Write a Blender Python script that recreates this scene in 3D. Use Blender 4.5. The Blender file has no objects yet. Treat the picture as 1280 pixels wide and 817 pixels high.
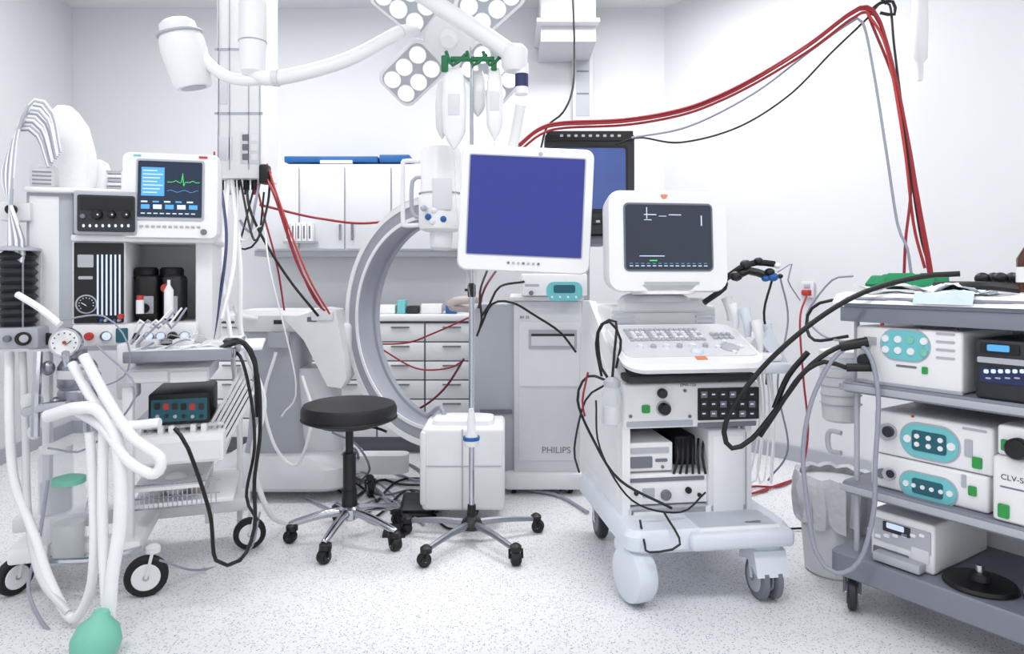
import bpy, bmesh, math, random
from mathutils import Matrix, Vector
random.seed(7)
F=850.0; H=1.15
# ---------------------------------------------------------------- survey helpers (photo measurement + real depth -> metres)
def W(u,v,d): return Vector(((u-640)/F*d, d, H+(345-v)/F*d))
def G(u,v,z=0.012):
    d=F*(H-z)/(v-345); return Vector(((u-640)/F*d,d,z))
# ---------------------------------------------------------------- materials
def lin(c): return tuple(((x/255)/12.92 if x/255<=0.04045 else (((x/255)+0.055)/1.055)**2.4) for x in c)
MC={}
def mat(name,col,rough=.45,metal=0,emit=0,alpha=1,var=.012,bump=0,scale=12,coat=0):
    if name in MC: return MC[name]
    m=bpy.data.materials.new(name); m.use_nodes=True; nt=m.node_tree; N=nt.nodes; L=nt.links
    p=N['Principled BSDF']; c=lin(col)
    tc=N.new('ShaderNodeTexCoord'); nz=N.new('ShaderNodeTexNoise'); nz.inputs['Scale'].default_value=scale; nz.inputs['Detail'].default_value=3
    L.new(tc.outputs['Object'],nz.inputs['Vector'])
    r=N.new('ShaderNodeValToRGB'); r.color_ramp.elements[0].position=.3; r.color_ramp.elements[1].position=.7
    r.color_ramp.elements[0].color=(*[x*(1-var) for x in c],1); r.color_ramp.elements[1].color=(*[min(1,x*(1+var)) for x in c],1)
    L.new(nz.outputs['Fac'],r.inputs['Fac']); L.new(r.outputs['Color'],p.inputs['Base Color'])
    p.inputs['Roughness'].default_value=rough; p.inputs['Metallic'].default_value=metal
    if coat: p.inputs['Coat Weight'].default_value=coat
    if emit: L.new(r.outputs['Color'],p.inputs['Emission Color']); p.inputs['Emission Strength'].default_value=emit
    if alpha<1: p.inputs['Alpha'].default_value=alpha
    if bump:
        b=N.new('ShaderNodeBump'); b.inputs['Strength'].default_value=bump; b.inputs['Distance'].default_value=.01
        L.new(nz.outputs['Fac'],b.inputs['Height']); L.new(b.outputs['Normal'],p.inputs['Normal'])
    MC[name]=m; return m
WH=mat('white_plastic',(236,237,239),.4,coat=.1)
WM=mat('matte_white',(229,230,233),.6)
OW=mat('offwhite_enamel',(217,219,223),.45)
LG=mat('light_grey',(176,180,188),.45)
MG=mat('mid_grey',(112,116,126),.5)
RG=mat('c_arm_ring_grey',(158,162,173),.4)
TG=mat('trolley_grey',(126,130,143),.45)
DG=mat('dark_grey',(38,40,46),.5)
BK=mat('black_plastic',(8,8,10),.45)
RB=mat('black_rubber',(9,9,11),.6)
VN=mat('black_vinyl',(16,16,19),.5,bump=.08,scale=80)
CH=mat('chrome',(190,193,200),.18,metal=1)
ST=mat('brushed_steel',(150,153,162),.35,metal=.9)
PB=mat('pale_blue_plastic',(214,221,231),.4)
TE=mat('teal_panel',(112,194,200),.4)
TD=mat('teal_dark',(24,92,106),.4)
TL=mat('teal_rubber',(122,196,174),.5)
BS=mat('blue_screen',(38,48,124),.25,emit=.38)
DB=mat('crt_blue',(62,82,140),.2,emit=.25,var=.1,scale=5)
SC=mat('dark_screen',(38,46,62),.15,emit=.15,var=.08,scale=4)
S2=mat('navy_screen',(18,36,60),.15,emit=.35,var=.08,scale=4)
GL=mat('screen_text',(200,214,236),.4,emit=.4)
GC=mat('screen_cyan',(75,150,205),.4,emit=.55)
GG=mat('screen_green',(80,210,110),.4,emit=.5)
GR=mat('green_plastic',(8,108,64),.5)
GB=mat('button_green',(40,150,68),.4)
RD=mat('red_cable_rubber',(150,32,42),.45)
RP=mat('red_plastic',(188,58,54),.5)
DR=mat('dark_red_rubber',(100,26,38),.5)
BL=mat('blue_plastic',(24,92,156),.45)
NB=mat('navy_band',(26,42,88),.45)
GY=mat('grey_cable',(150,154,168),.5)
WHS=mat('white_hose',(240,241,243),.5)
CLO=mat('white_cloth',(238,239,241),.85,bump=.5,scale=25)
GCL=mat('green_cloth',(16,126,80),.85,bump=.5,scale=30)
LBC=mat('pale_blue_paper',(212,228,238),.8,bump=.4,scale=30)
CLR=mat('clear_plastic',(215,221,226),.12,alpha=.22)
LIQ=mat('canister_plastic',(224,227,229),.25,alpha=.9)
BAG=mat('bin_liner',(212,214,218),.35,alpha=.93,bump=.9,scale=22)
BRN=mat('amber_glass',(75,40,22),.15)
ORG=mat('orange_sticker',(222,134,98),.6)
SKN=mat('beige_grip',(195,182,180),.5)
DUC=mat('duct_inner_grey',(205,207,212),.6)
LED=mat('led_lens',(255,255,255),.3,emit=1.5)
# ---------------------------------------------------------------- builder
def ringXZ(y,cx,cz,w,h,r,n=5):
    r=min(r,w/2-1e-4,h/2-1e-4); o=[]
    for (sx,sz,a0) in ((1,1,0),(-1,1,90),(-1,-1,180),(1,-1,270)):
        for i in range(n+1):
            a=math.radians(a0+90*i/n); o.append((cx+sx*(w/2-r)+r*math.cos(a),y,cz+sz*(h/2-r)+r*math.sin(a)))
    return o
def ringXY(z,cx,cy,w,d,r,n=5): return [(x,y2,z) for (x,_,y2) in ringXZ(0,cx,cy,w,d,r,n)]
def catmull(P,step):
    P=[Vector(p) for p in P]
    if len(P)<3: return P
    Q=[P[0]*2-P[1]]+P+[P[-1]*2-P[-2]]; out=[]
    for i in range(1,len(Q)-2):
        a,b,c,d=Q[i-1:i+3]; n=max(2,int((c-b).length/step))
        for k in range(n):
            t=k/n; out.append(.5*((2*b)+(c-a)*t+(2*a-5*b+4*c-d)*t*t+(3*b-a-3*c+d)*t**3))
    out.append(P[-1]); return out
class B:
    def __init__(s,name,x=0,y=0,z=0,yaw=0):
        s.name=name; s.L=Matrix.Translation((x,y,z))@Matrix.Rotation(math.radians(yaw),4,'Z'); s.Li=s.L.inverted()
        s.T=Matrix.Identity(4); s.v=[];s.f=[];s.m=[];s.ml=[]
    def add(s,vs,fs,m):
        if m not in s.ml: s.ml.append(m)
        k=s.ml.index(m); o=len(s.v); s.v+= [tuple(s.T@Vector(p)) for p in vs]
        s.f+=[tuple(i+o for i in f) for f in fs]; s.m+=[k]*len(fs)
    def box(s,x0,x1,y0,y1,z0,z1,m,bev=0,seg=2,rot=None):
        if x0>x1:x0,x1=x1,x0
        if y0>y1:y0,y1=y1,y0
        if z0>z1:z0,z1=z1,z0
        c=Vector(((x0+x1)/2,(y0+y1)/2,(z0+z1)/2)); h=((x1-x0)/2,(y1-y0)/2,(z1-z0)/2)
        bm=bmesh.new(); bmesh.ops.create_cube(bm,size=2)
        for v in bm.verts: v.co=Vector((v.co.x*h[0],v.co.y*h[1],v.co.z*h[2]))
        bev=min(bev,min(h)*.95)
        if bev>0: bmesh.ops.bevel(bm,geom=bm.edges[:],offset=bev,segments=seg,affect='EDGES',profile=.5)
        bm.verts.index_update(); R=rot.to_4x4() if rot else Matrix.Identity(4)
        vs=[c+(R@v.co) for v in bm.verts]; fs=[[v.index for v in f.verts] for f in bm.faces]; bm.free(); s.add(vs,fs,m)
    def sight(s,u,v,yl):
        C=s.Li@Vector((0,0,H)); d=s.Li.to_3x3()@Vector(((u-640)/F,1,(345-v)/F)); t=(yl-C.y)/d.y; return C+d*t
    def ux(s,u,y): return s.sight(u,345,y).x
    def pb(s,u0,v0,u1,v1,y,dep,m,bev=0,seg=2):
        a=s.sight(u0,v0,y); b=s.sight(u0,v1,y); c=s.sight(u1,v0,y)
        s.box(a.x,c.x,y,y+dep,b.z,a.z,m,bev,seg)
    def zb(s,u0,u1,z0,z1,y,dep,m,bev=0,seg=2): s.box(s.ux(u0,y),s.ux(u1,y),y,y+dep,z0,z1,m,bev,seg)
    def plate(s,u0,v0,u1,v1,y,m,r=.004,t=.003):
        a=s.sight(u0,v0,y); b=s.sight(u0,v1,y); c=s.sight(u1,v0,y)
        cx=(a.x+c.x)/2; cz=(a.z+b.z)/2
        s.loft([ringXZ(y,cx,cz,c.x-a.x,a.z-b.z,r),ringXZ(y-t,cx,cz,c.x-a.x,a.z-b.z,r)],m)
    def loft(s,rings,m,caps=True):
        n=len(rings[0]); vs=[p for r in rings for p in r]; fs=[]
        for i in range(len(rings)-1):
            for j in range(n):
                k=(j+1)%n; fs.append((i*n+j,i*n+k,(i+1)*n+k,(i+1)*n+j))
        if caps: fs.append(tuple(range(n))[::-1]); fs.append(tuple((len(rings)-1)*n+j for j in range(n)))
        s.add(vs,fs,m)
    def frame(s,d):
        d=Vector(d).normalized(); a=Vector((0,0,1)) if abs(d.z)<.9 else Vector((1,0,0)); x=a.cross(d).normalized(); return x,d.cross(x)
    def lathe(s,c,d,prof,m,n=24):
        c=Vector(c); d=Vector(d).normalized(); x,y=s.frame(d)
        s.loft([[c+d*h+(x*math.cos(6.28318*i/n)+y*math.sin(6.28318*i/n))*max(r,1e-4) for i in range(n)] for r,h in prof],m)
    def cyl(s,p0,p1,r,m,r1=None,n=18):
        p0=Vector(p0);p1=Vector(p1); s.lathe(p0,p1-p0,[(r,0),(r if r1 is None else r1,(p1-p0).length)],m,n)
    def knob(s,u,v,y,r,l,m,n=18):
        p=s.sight(u,v,y); s.lathe(p,(0,-1,0),[(r,-.001),(r,l*.8),(r*.85,l)],m,n)
    def ell(s,c,rad,m,n=18,k=10):
        c=Vector(c); s.loft([[c+Vector((rad[0]*math.sin(a)*math.cos(6.28318*i/n),rad[1]*math.sin(a)*math.sin(6.28318*i/n),rad[2]*math.cos(a))) for i in range(n)] for a in [math.pi*(j+.02)/(k+.04) for j in range(k+1)]],m)
    def tube(s,P,r,m,n=8,step=.03,cor=0,rad=None):
        if cor: step=.006
        Q=catmull(P,step)
        if len(Q)<2: return
        N=len(Q); rings=[]; t=(Q[1]-Q[0]).normalized(); x,_=s.frame(t)
        for i,p in enumerate(Q):
            t=(Q[min(i+1,N-1)]-Q[max(i-1,0)])
            if t.length<1e-7: continue
            t.normalize(); x=(x-t*x.dot(t))
            x=x.normalized() if x.length>1e-5 else s.frame(t)[0]
            y=t.cross(x); rr=r
            if rad: rr=rad[0]+(rad[1]-rad[0])*i/(N-1)
            if cor and i%2: rr=r*(1-cor)
            rings.append([p+(x*math.cos(6.28318*j/n)+y*math.sin(6.28318*j/n))*rr for j in range(n)])
        s.loft(rings,m)
    def ct(s,P,r,m,**k): s.tube([s.Li@(W(*p) if len(p)==3 else G(*p)) for p in P],r,m,**k)
    def prismYZ(s,poly,x0,x1,m): s.loft([[(x0,y,z) for y,z in poly],[(x1,y,z) for y,z in poly]],m)
    def prismXZ(s,poly,y0,y1,m): s.loft([[(x,y0,z) for x,z in poly],[(x,y1,z) for x,z in poly]],m)
    def text(s,t,u,v,y,size,m):
        cu=bpy.data.curves.new('t','FONT'); cu.body=t; cu.size=size; ob=bpy.data.objects.new('t',cu); bpy.context.collection.objects.link(ob)
        bpy.context.view_layer.update(); me=bpy.data.meshes.new_from_object(ob.evaluated_get(bpy.context.evaluated_depsgraph_get()))
        p=s.sight(u,v,y); s.add([(p.x+q.co.x,y-.0015,p.z+q.co.y) for q in me.vertices],[list(f.vertices) for f in me.polygons],m)
        bpy.data.objects.remove(ob); bpy.data.meshes.remove(me)
    def caster(s,x,y,r,w=.03,ang=0,mt=None,hub=None,cov=None):
        d=Vector((math.cos(math.radians(ang)),math.sin(math.radians(ang)),0)); c=Vector((x,y,r))
        s.lathe(c-d*w/2,d,[(r*.88,0),(r,w*.2),(r,w*.8),(r*.88,w)],mt or RB,26)
        s.lathe(c-d*(w/2+.004),d,[(r*.62,0),(r*.66,.003),(r*.66,w+.005),(r*.62,w+.008)],hub or LG,22)
        s.lathe(c-d*(w/2+.007),d,[(r*.15,0),(r*.15,w+.014)],CH,10)
        q=Vector((-d.y,d.x,0))
        for sg in (1,-1):
            a=c+d*sg*(w/2+.008); b=a+Vector((0,0,r*1.25))+q*r*.3
            s.tube([a,b],.006,cov or LG,n=6)
        top=c+Vector((0,0,r*1.25))+q*r*.3
        s.lathe(top-Vector((0,0,.008)),(0,0,1),[(w*.7,0),(w*.7,.02),(w*.3,.03)],cov or LG,14)
    def done(s):
        me=bpy.data.meshes.new(s.name); me.from_pydata(s.v,[],s.f)
        for m in s.ml: me.materials.append(m)
        me.polygons.foreach_set('material_index',s.m); me.polygons.foreach_set('use_smooth',[True]*len(s.f))
        bm=bmesh.new(); bm.from_mesh(me); bmesh.ops.recalc_face_normals(bm,faces=bm.faces[:]); bm.to_mesh(me); bm.free()
        me.set_sharp_from_angle(angle=math.radians(38)); me.update()
        o=bpy.data.objects.new(s.name,me); o.matrix_world=s.L; bpy.context.collection.objects.link(o); return o
# ---------------------------------------------------------------- room
def room_mat(name,col,rough=.7): return mat(name,col,rough,var=.008,scale=3,bump=.02)
WALL=room_mat('wall_paint',(221,222,226)); CEI=room_mat('ceiling_paint',(232,233,235)); SKT=mat('skirting_vinyl',(172,176,184),.5)
fm=bpy.data.materials.new('speckled_vinyl_floor'); fm.use_nodes=True; nt=fm.node_tree; N=nt.nodes; L=nt.links; p=N['Principled BSDF']
tc=N.new('ShaderNodeTexCoord')
def speck(scale,thr,gate,col,prev):
    vo=N.new('ShaderNodeTexVoronoi'); vo.inputs['Scale'].default_value=scale; L.new(tc.outputs['Object'],vo.inputs['Vector'])
    a=N.new('ShaderNodeMath'); a.operation='LESS_THAN'; a.inputs[1].default_value=thr; L.new(vo.outputs['Distance'],a.inputs[0])
    sp=N.new('ShaderNodeSeparateColor'); L.new(vo.outputs['Color'],sp.inputs[0])
    g=N.new('ShaderNodeMath'); g.operation='GREATER_THAN'; g.inputs[1].default_value=gate; L.new(sp.outputs[0],g.inputs[0])
    mm=N.new('ShaderNodeMath'); mm.operation='MULTIPLY'; L.new(a.outputs[0],mm.inputs[0]); L.new(g.outputs[0],mm.inputs[1])
    mx=N.new('ShaderNodeMix'); mx.data_type='RGBA'; L.new(mm.outputs[0],mx.inputs['Factor'])
    if prev is None: mx.inputs['A'].default_value=(*lin((230,231,233)),1)
    else: L.new(prev,mx.inputs['A'])
    mx.inputs['B'].default_value=(*lin(col),1); return mx.outputs['Result']
o=speck(95,.4,.5,(210,213,219),None); o=speck(140,.33,.74,(146,150,164),o); o=speck(115,.25,.86,(84,90,106),o)
L.new(o,p.inputs['Base Color']); p.inputs['Roughness'].default_value=.42
CZ=3.12; XL,XR=-3.235,1.12
def wallslab(name,p,q,m,th=.1,z0=0,z1=CZ):
    b=B(name); p=Vector((*p,0));q=Vector((*q,0)); d=(q-p).normalized(); n=Vector((d.y,-d.x,0))*-th
    b.loft([[p+Vector((0,0,z)),q+Vector((0,0,z)),q+n+Vector((0,0,z)),p+n+Vector((0,0,z))] for z in (z0,z1)],m); return b.done()
b=B('floor'); b.box(-3.9,5,-1.6,5.3,-.1,0,fm); b.done()
b=B('ceiling'); b.box(-3.9,5,-1.6,5.3,CZ,CZ+.1,CEI); b.done()
wallslab('wall_back',(XL-.1,5),(XR+.1,5),WALL)
wallslab('wall_left',(-2.4,-1.6),(XL,5),WALL)
wallslab('wall_right',(XR,5),(4.6,.865),WALL)
wallslab('wall_right_front',(4.6,.865),(4.6,-1.6),WALL)
wallslab('baseboard_back',(XL,4.985),(XR,4.985),SKT,.014,0,.09)
wallslab('baseboard_right',(XR-.01,4.985),(4.58,.865),SKT,.012,0,.09)
wallslab('baseboard_left',(-2.38,-1.6),(XL+.015,5),SKT,.012,0,.09)
b=B('ceiling_duct',.3,4.5,2.9)
b.pb(676,-40,745,22,0,.49,WM,.005); b.pb(671,22,750,27,-.03,.52,WM); b.pb(676,27,745,52,.05,.44,DUC); b.done()
b=B('window_1',.5,4.95,2.6); b.pb(716,36,741,150,0,.045,OW,.004); b.plate(720,42,737,145,0,LG,t=.004)
for i in range(3): b.plate(721,60+i*28,736,62+i*28,-.004,MG,r=.0005,t=.002)
b.done()
for i,(x,y,e) in enumerate(((-1.6,1.0,20),(.2,1.0,20),(2.2,1.2,21),(-1.5,3.6,38),(.75,3.7,38))):
    b=B('ceiling_light',x,y,CZ-.04); b.box(-.62,.62,-.32,.32,0,.04,WH,.005); b.box(-.58,.58,-.28,.28,-.004,0,LED); o=b.done()
    l=bpy.data.lights.new('panel_lamp','AREA'); l.shape='RECTANGLE'; l.size=1.1; l.size_y=.5; l.energy=e; l.color=(1,.99,.98)
    ob=bpy.data.objects.new('panel_lamp',l); bpy.context.collection.objects.link(ob); ob.parent=o; ob.location=(0,0,-.02)
# ---------------------------------------------------------------- rear cabinets
b=B('wall_cabinet',-1,4.62,1.3)
b.pb(318,205,600,313,0,.37,OW,.004)
for u0,u1 in ((320,373),(375,430),(432,488),(490,545),(547,598)): b.pb(u0,208,u1,311,-.018,.018,OW,.004)
b.pb(318,313,600,320,.02,.34,LG)
for u in (366,381,424,439,482): b.plate(u,280,u+3,300,-.02,CH,t=.012)
b.done()
b=B('blue_tray',-1,4.62,2); b.pb(355,195,472,202.5,.05,.25,BL,.006); b.pb(474,193,512,202.5,.05,.25,BL,.006); b.pb(400,200,440,204,.03,.03,WH); b.done()
b=B('wall_binder_rack',-1.45,4.6,1.38)
for i in range(5): b.pb(356+i*7,278,362+i*7,302,-.06,.06,WH,.003); b.plate(358+i*7,282,360+i*7,298,-.06,MG,r=.002)
b.pb(354,301,394,304,-.07,.07,CH); b.done()
b=B('drawer_cabinet',-1,4.4,0)
b.box(b.ux(250,0),b.ux(600,0),0,.58,.1,.86,MG,.004); b.box(b.ux(250,0),b.ux(600,0),.05,.58,0,.1,MG)
b.box(b.ux(246,0),b.ux(604,0),-.03,.59,.86,.9,WH,.006)
for u0,u1 in ((252,330),(332,400),(402,470),(472,530),(532,598)):
    for k in range(6):
        z0=.115+k*.123; b.zb(u0,u1,z0,z0+.115,-.018,.018,WH,.003)
        x0,x1=b.ux(u0,0),b.ux(u1,0); b.box((x0+x1)/2-.06,(x0+x1)/2+.06,-.03,-.018,z0+.088,z0+.096,MG,.003)
b.done()
b=B('supply_box',-.8,4.45,.9)
for i,(u,w,h,m) in enumerate(((470,22,9,WH),(495,10,14,TE),(507,14,8,DG),(525,26,10,WM),(440,20,12,LG),(556,14,9,BL))):
    x=b.ux(u,0); b.box(x,x+w*.0052,.05,.17,0.002,h*.0065,m,.004)
b.done()
# ---------------------------------------------------------------- medical gas pendant
b=B('medical_gas_pendant',-1.4,3.45,1.65)
zt=CZ-1.65
b.loft([ringXY(z,b.ux(297,0),.14,.245,.24,.03) for z in (0,zt)],WH)
for u in (272,286,310,324): b.pb(u,-20,u+1.2,212,-.004+.02,.01,LG)
b.pb(268,60,328,63,.016,.006,LG); b.pb(268,140,328,143,.016,.006,LG)
for i,u in enumerate((276,286,296,308,318)):
    p=b.sight(u,214,.1); b.cyl((p.x,.1,.02),(p.x,.1,-.05),.016,(BK,WH,DG,BK,BK)[i]); b.cyl((p.x,.1,-.05),(p.x,.1,-.075),.011,(DG,LG,BL,BK,RD)[i])
b.pb(272,170,290,200,.016,.005,OW,.003); b.pb(300,165,324,205,.016,.006,OW,.003); b.pb(274,90,284,130,.016,.006,OW,.003)
for v in (172,184,196): b.plate(303,v-4,311,v+4,.016,MG); b.plate(314,v-4,322,v+4,.016,WH)
b.done()
hz=B('gas_supply_hose')
hz.ct([(320,228,3.53),(330,270,3.5),(346,330,3.5),(356,392,3.6)],.005,RD)
hz.ct([(330,215,3.5),(345,250,3.4),(372,330,3.4),(402,385,3.5)],.006,RD)
hz.ct([(334,205,3.5),(352,260,3.4),(385,345,3.4),(412,392,3.5)],.005,RP)
hz.ct([(338,225,3.5),(348,250,3.4),(366,310,3.4),(392,372,3.45),(420,400,3.6)],.005,RD)
hz.ct([(268,190,3.4),(266,260,3.2),(270,330,3.0),(268,400,2.9)],.005,RD)
hz.ct([(308,228,3.53),(312,260,3.4),(330,300,3.4),(362,350,3.45),(398,395,3.5)],.007,BK)
hz.ct([(276,230,3.5),(283,300,3.2),(272,390,2.9),(262,440,2.7)],.007,NB)
hz.ct([(296,235,3.53),(292,330,3.2),(276,400,2.9)],.01,WHS)
hz.ct([(290,225,3.5),(300,330,3.3),(302,420,3.2),(330,500,3.1),(316,570,3.0),(336,640,3.0),(362,655)],.012,WHS)
hz.ct([(286,225,3.5),(278,330,3.2),(288,420,3.0),(296,500,2.95),(300,560,3.0)],.01,WHS)
hz.ct([(300,225,3.5),(318,300,3.3),(334,258,3.4),(338,215,3.5)],.006,BK)
hz.ct([(296,225,3.5),(302,300,3.35),(328,282,3.35),(338,340,3.3),(370,480,3.3),(352,520,3.3)],.004,WHS)
hz.ct([(320,225,3.5),(306,280,3.4),(300,310,3.4),(322,300,3.4),(330,240,3.4)],.005,BK)
hz.ct([(325,225,3.5),(318,260,3.4),(312,290,3.4),(300,275,3.4)],.007,GY)
hz.ct([(325,256,3.6),(400,273,3.9),(470,278,4.0),(560,255,4.1)],.007,RD)
q=W(332,222,3.5); hz.box(q.x-.02,q.x+.025,3.45,3.52,1.62,1.72,BK,.012)
hz.done()
# ---------------------------------------------------------------- surgical light + camera arm
LD=3.2; c0=W(562,46,LD)
b=B('surgical_light',c0.x,c0.y,c0.z)
RX=Matrix.Rotation(math.radians(32),4,'X')
b.T=RX
b.lathe((0,.05,0),(0,-1,0),[(.06,0),(.11,.02),(.12,.06),(.10,.075)],WH)
for a in (40,140,222,318):
    b.T=RX@Matrix.Rotation(math.radians(-a),4,'Y')
    b.loft([ringXZ(y,.25,0,w,h,.05) for y,w,h in ((.045,.24,.16),(.03,.29,.21),(-.012,.30,.22),(-.02,.28,.20))],WH)
    b.loft([ringXZ(y,.25,0,.27,.19,.045) for y in (-.0195,-.0235)],LG)
    for cx,cz in ((.165,.045),(.165,-.045),(.255,.048),(.255,-.048),(.34,.045),(.34,-.045)):
        b.lathe((cx,-.022,cz),(0,-1,0),[(.042,0),(.042,.006)],WH,20); b.lathe((cx,-.027,cz),(0,-1,0),[(.037,0),(.033,.005)],LED,20)
b.T=RX
b.lathe((0,-.02,0),(0,-1,0),[(.045,0),(.045,.05),(.03,.08)],WH,20)
b.T=Matrix.Identity(4)
b.tube([(0,.05,.03),(-.08,.2,.1)],.032,WH,n=14)
b.tube([b.Li@W(500,40,3.05),b.Li@W(530,35,3.25),(-.08,.2,.1)],.03,WH,n=14)
b.ct([(500,40,3.05),(430,76,2.9),(345,98,2.8),(316,92,2.8)],.03,WH,n=14)
p=b.Li@W(316,90,2.8); zt=CZ-c0.z
b.lathe((p.x,p.y,p.z-.02),(0,0,1),[(.03,0),(.05,.02),(.052,.1),(.055,.14),(.055,.3),(.045,.33),(.045,zt-p.z+.02)],WH,24)
b.lathe((p.x,p.y,p.z+.12),(0,0,1),[(.056,0),(.0575,.003),(.056,.006)],LG,24)
b.lathe((p.x,p.y,zt-.06),(0,0,1),[(.13,0),(.13,.06)],WH,24)
SL=b.done()
b=B('surgical_camera',W(232,70,2.8).x,2.8,W(232,70,2.8).z)
b.T=Matrix.Rotation(math.radians(-12),4,'Y')@Matrix.Rotation(math.radians(8),4,'X')
b.lathe((0,0,-.13),(0,0,1),[(.066,0),(.076,.012),(.09,.15),(.088,.19),(.08,.22),(.072,.23),(.07,.26),(.05,.275)],WH,28)
b.lathe((0,0,-.132),(0,0,1),[(.05,0),(.05,.004)],LG,20); b.lathe((0,0,.085),(0,0,1),[(.09,0),(.0915,.004),(.09,.008)],LG,28)
b.T=Matrix.Identity(4)
b.ct([(250,66,2.8),(265,84,2.8),(290,98,2.8),(316,100,2.8),(345,96,2.8)],.024,WH,n=14)
q=b.Li@W(345,97,2.8); b.cyl(q-Vector((.012,0,0)),q+Vector((.012,0,0)),.036,OW)
sc=b.done(); sc.parent=SL; sc.location=Vector(sc.location)-c0
# flat screen on ceiling arm
D=2.72
b=B('flat_screen_monitor',W(657,262,D).x,D,W(657,262,D).z)
b.T=Matrix.Rotation(math.radians(2.5),4,'Y')
b.loft([ringXZ(y,0,0,ww,hh,.035) for y,ww,hh in ((.05,.45,.41),(.035,.51,.47),(0,.53,.50),(-.012,.52,.49))],WH)
b.loft([ringXZ(y,0,.012,.466,.402,.008) for y in (-.011,-.0135)],LG)
b.loft([ringXZ(y,0,.012,.455,.392,.004) for y in (-.0135,-.016)],BS)
for i in range(7): b.lathe((-.06+i*.02,-.012,-.215),(0,-1,0),[(.0055,0),(.0055,.004)],(LG if i%3 else MG),10)
b.lathe((.05,-.012,.222),(0,-1,0),[(.008,0),(.008,.003)],LG,12)
b.box(-.08,.08,.05,.10,-.1,.12,LG,.01)
b.T=Matrix.Identity(4)
b.ct([(655,262,2.85),(640,200,2.95),(645,165,2.95),(651,130,2.9)],.022,WH,n=12)
q=b.Li@W(652,118,2.9)
b.cyl(q,q+Vector((0,0,.03)),.028,WH); b.cyl(q+Vector((0,0,.03)),q+Vector((0,0,.085)),.029,NB); b.cyl(q+Vector((0,0,.085)),q+Vector((0,0,.13)),.03,WH)
q=b.Li@W(643,72,2.9)
b.lathe((q.x,q.y,q.z-.06),(0,0,1),[(.04,0),(.055,.02),(.057,.09),(.04,.11)],WH)
b.ct([(640,68,2.9),(600,40,2.9),(540,2,2.92),(500,-25,2.95)],.038,WH,n=14)
q=b.Li@W(500,-25,2.95); b.cyl((q.x,q.y,q.z-.05),(q.x,q.y,CZ-W(657,262,D).z),.05,WH)
b.done()
# ---------------------------------------------------------------- operating stool
b=B('operating_stool',-.71,2.97)
b.lathe((0,0,.515),(0,0,1),[(.17,0),(.2,.012),(.205,.03),(.205,.06),(.196,.078),(.17,.086),(.0,.087)],VN,40)
b.lathe((0,0,.53),(0,0,1),[(.206,0),(.208,.004),(.206,.008)],BK,40)
b.cyl((0,0,.5),(0,0,.516),.13,DG); b.cyl((0,0,.36),(0,0,.51),.017,BK); b.cyl((0,0,.2),(0,0,.38),.028,BK); b.cyl((0,0,.11),(0,0,.22),.035,BK,.032)
b.tube([(.03,0,.5),(.12,-.03,.495),(.17,-.04,.48)],.006,BK)
b.lathe((0,0,.09),(0,0,1),[(.03,0),(.045,.01),(.045,.05),(.035,.06)],CH)
for k in range(5):
    a=math.radians(-100+72*k); c,sn=math.cos(a),math.sin(a)
    b.tube([(.03*c,.03*sn,.125),(.12*c,.12*sn,.115),(.235*c,.235*sn,.085),(.25*c,.25*sn,.08)],.015,CH,n=10,rad=(.02,.013))
    b.cyl((.245*c,.245*sn,.05),(.245*c,.245*sn,.09),.008,CH); b.caster(.25*c,.25*sn,.028,.036,ang=math.degrees(a)+70,hub=BK,cov=BK)
b.done()
# ---------------------------------------------------------------- IV pole with bags
b=B('iv_pole',-.175,2.95)
zt=2.09
b.cyl((0,0,.08),(0,0,1.1),.0125,CH); b.cyl((0,0,1.08),(0,0,zt),.008,CH)
b.lathe((0,0,1.06),(0,0,1),[(.016,0),(.018,.01),(.018,.05),(.012,.06)],BK); b.cyl((0,0,1.09),(-.03,0,1.09),.006,BK)
b.lathe((0,0,.06),(0,0,1),[(.045,0),(.05,.01),(.04,.035),(.02,.05),(.018,.1)],BK)
for k in range(5):
    a=math.radians(-124+72*k); c,sn=math.cos(a),math.sin(a)
    b.tube([(.03*c,.03*sn,.08),(.15*c,.15*sn,.078),(.30*c,.30*sn,.062)],.012,ST,n=8,rad=(.016,.011))
    b.caster(.31*c,.31*sn,.028,.034,ang=math.degrees(a)+60,hub=BK,cov=BK)
b.lathe((0,-.02,.42),(0,0,1),[(.03,0),(.035,.01),(.033,.03),(.018,.06),(.02,.1),(.01,.16)],WM); b.cyl((0,-.02,.445),(0,-.02,.46),.036,BL)
for c,sn in ((.1,0),(-.1,0),(0,.09),(0,-.09)):
    b.tube([(0,0,zt),(c*.5,sn*.5,zt+.005),(c,sn,zt-.02),(c*1.15,sn*1.15,zt+.02)],.004,CH,n=6)
for x in (-.11,-.02,.05): b.tube([(x,-.01,zt+.03),(x+.03,-.03,zt-.035),(x+.085,-.02,zt+.015)],.008,GR)
b.box(-.09,.1,-.03,-.01,zt-.015,zt+.005,GR,.005); b.box(-.13,-.1,-.03,-.005,zt-.06,zt+.01,GR,.006); b.box(.085,.11,-.03,-.005,zt-.055,zt-.01,GR,.006)
def bag(b,cx,y,z0,z1,w,m):
    h=z1-z0
    b.loft([ringXY(z0+h*t,cx,y,w*a,.045*c+.004,.02) for t,a,c in ((0,.1,.2),(.08,.5,.6),(.2,.9,1),(.55,1,.9),(.8,.9,.6),(.95,.7,.25),(1,.55,.1))],m)
bag(b,-.075,-.01,1.7,2.05,.105,WH); bag(b,-.13,.02,1.75,2.0,.06,LIQ); bag(b,.1,-.01,1.74,2.05,.075,WH); bag(b,.025,.03,1.85,2.05,.07,LIQ)
b.box(-.1,-.05,-.036,-.03,1.84,1.93,OW,.002); b.box(.08,.12,-.036,-.03,1.86,1.94,OW,.002)
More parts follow.
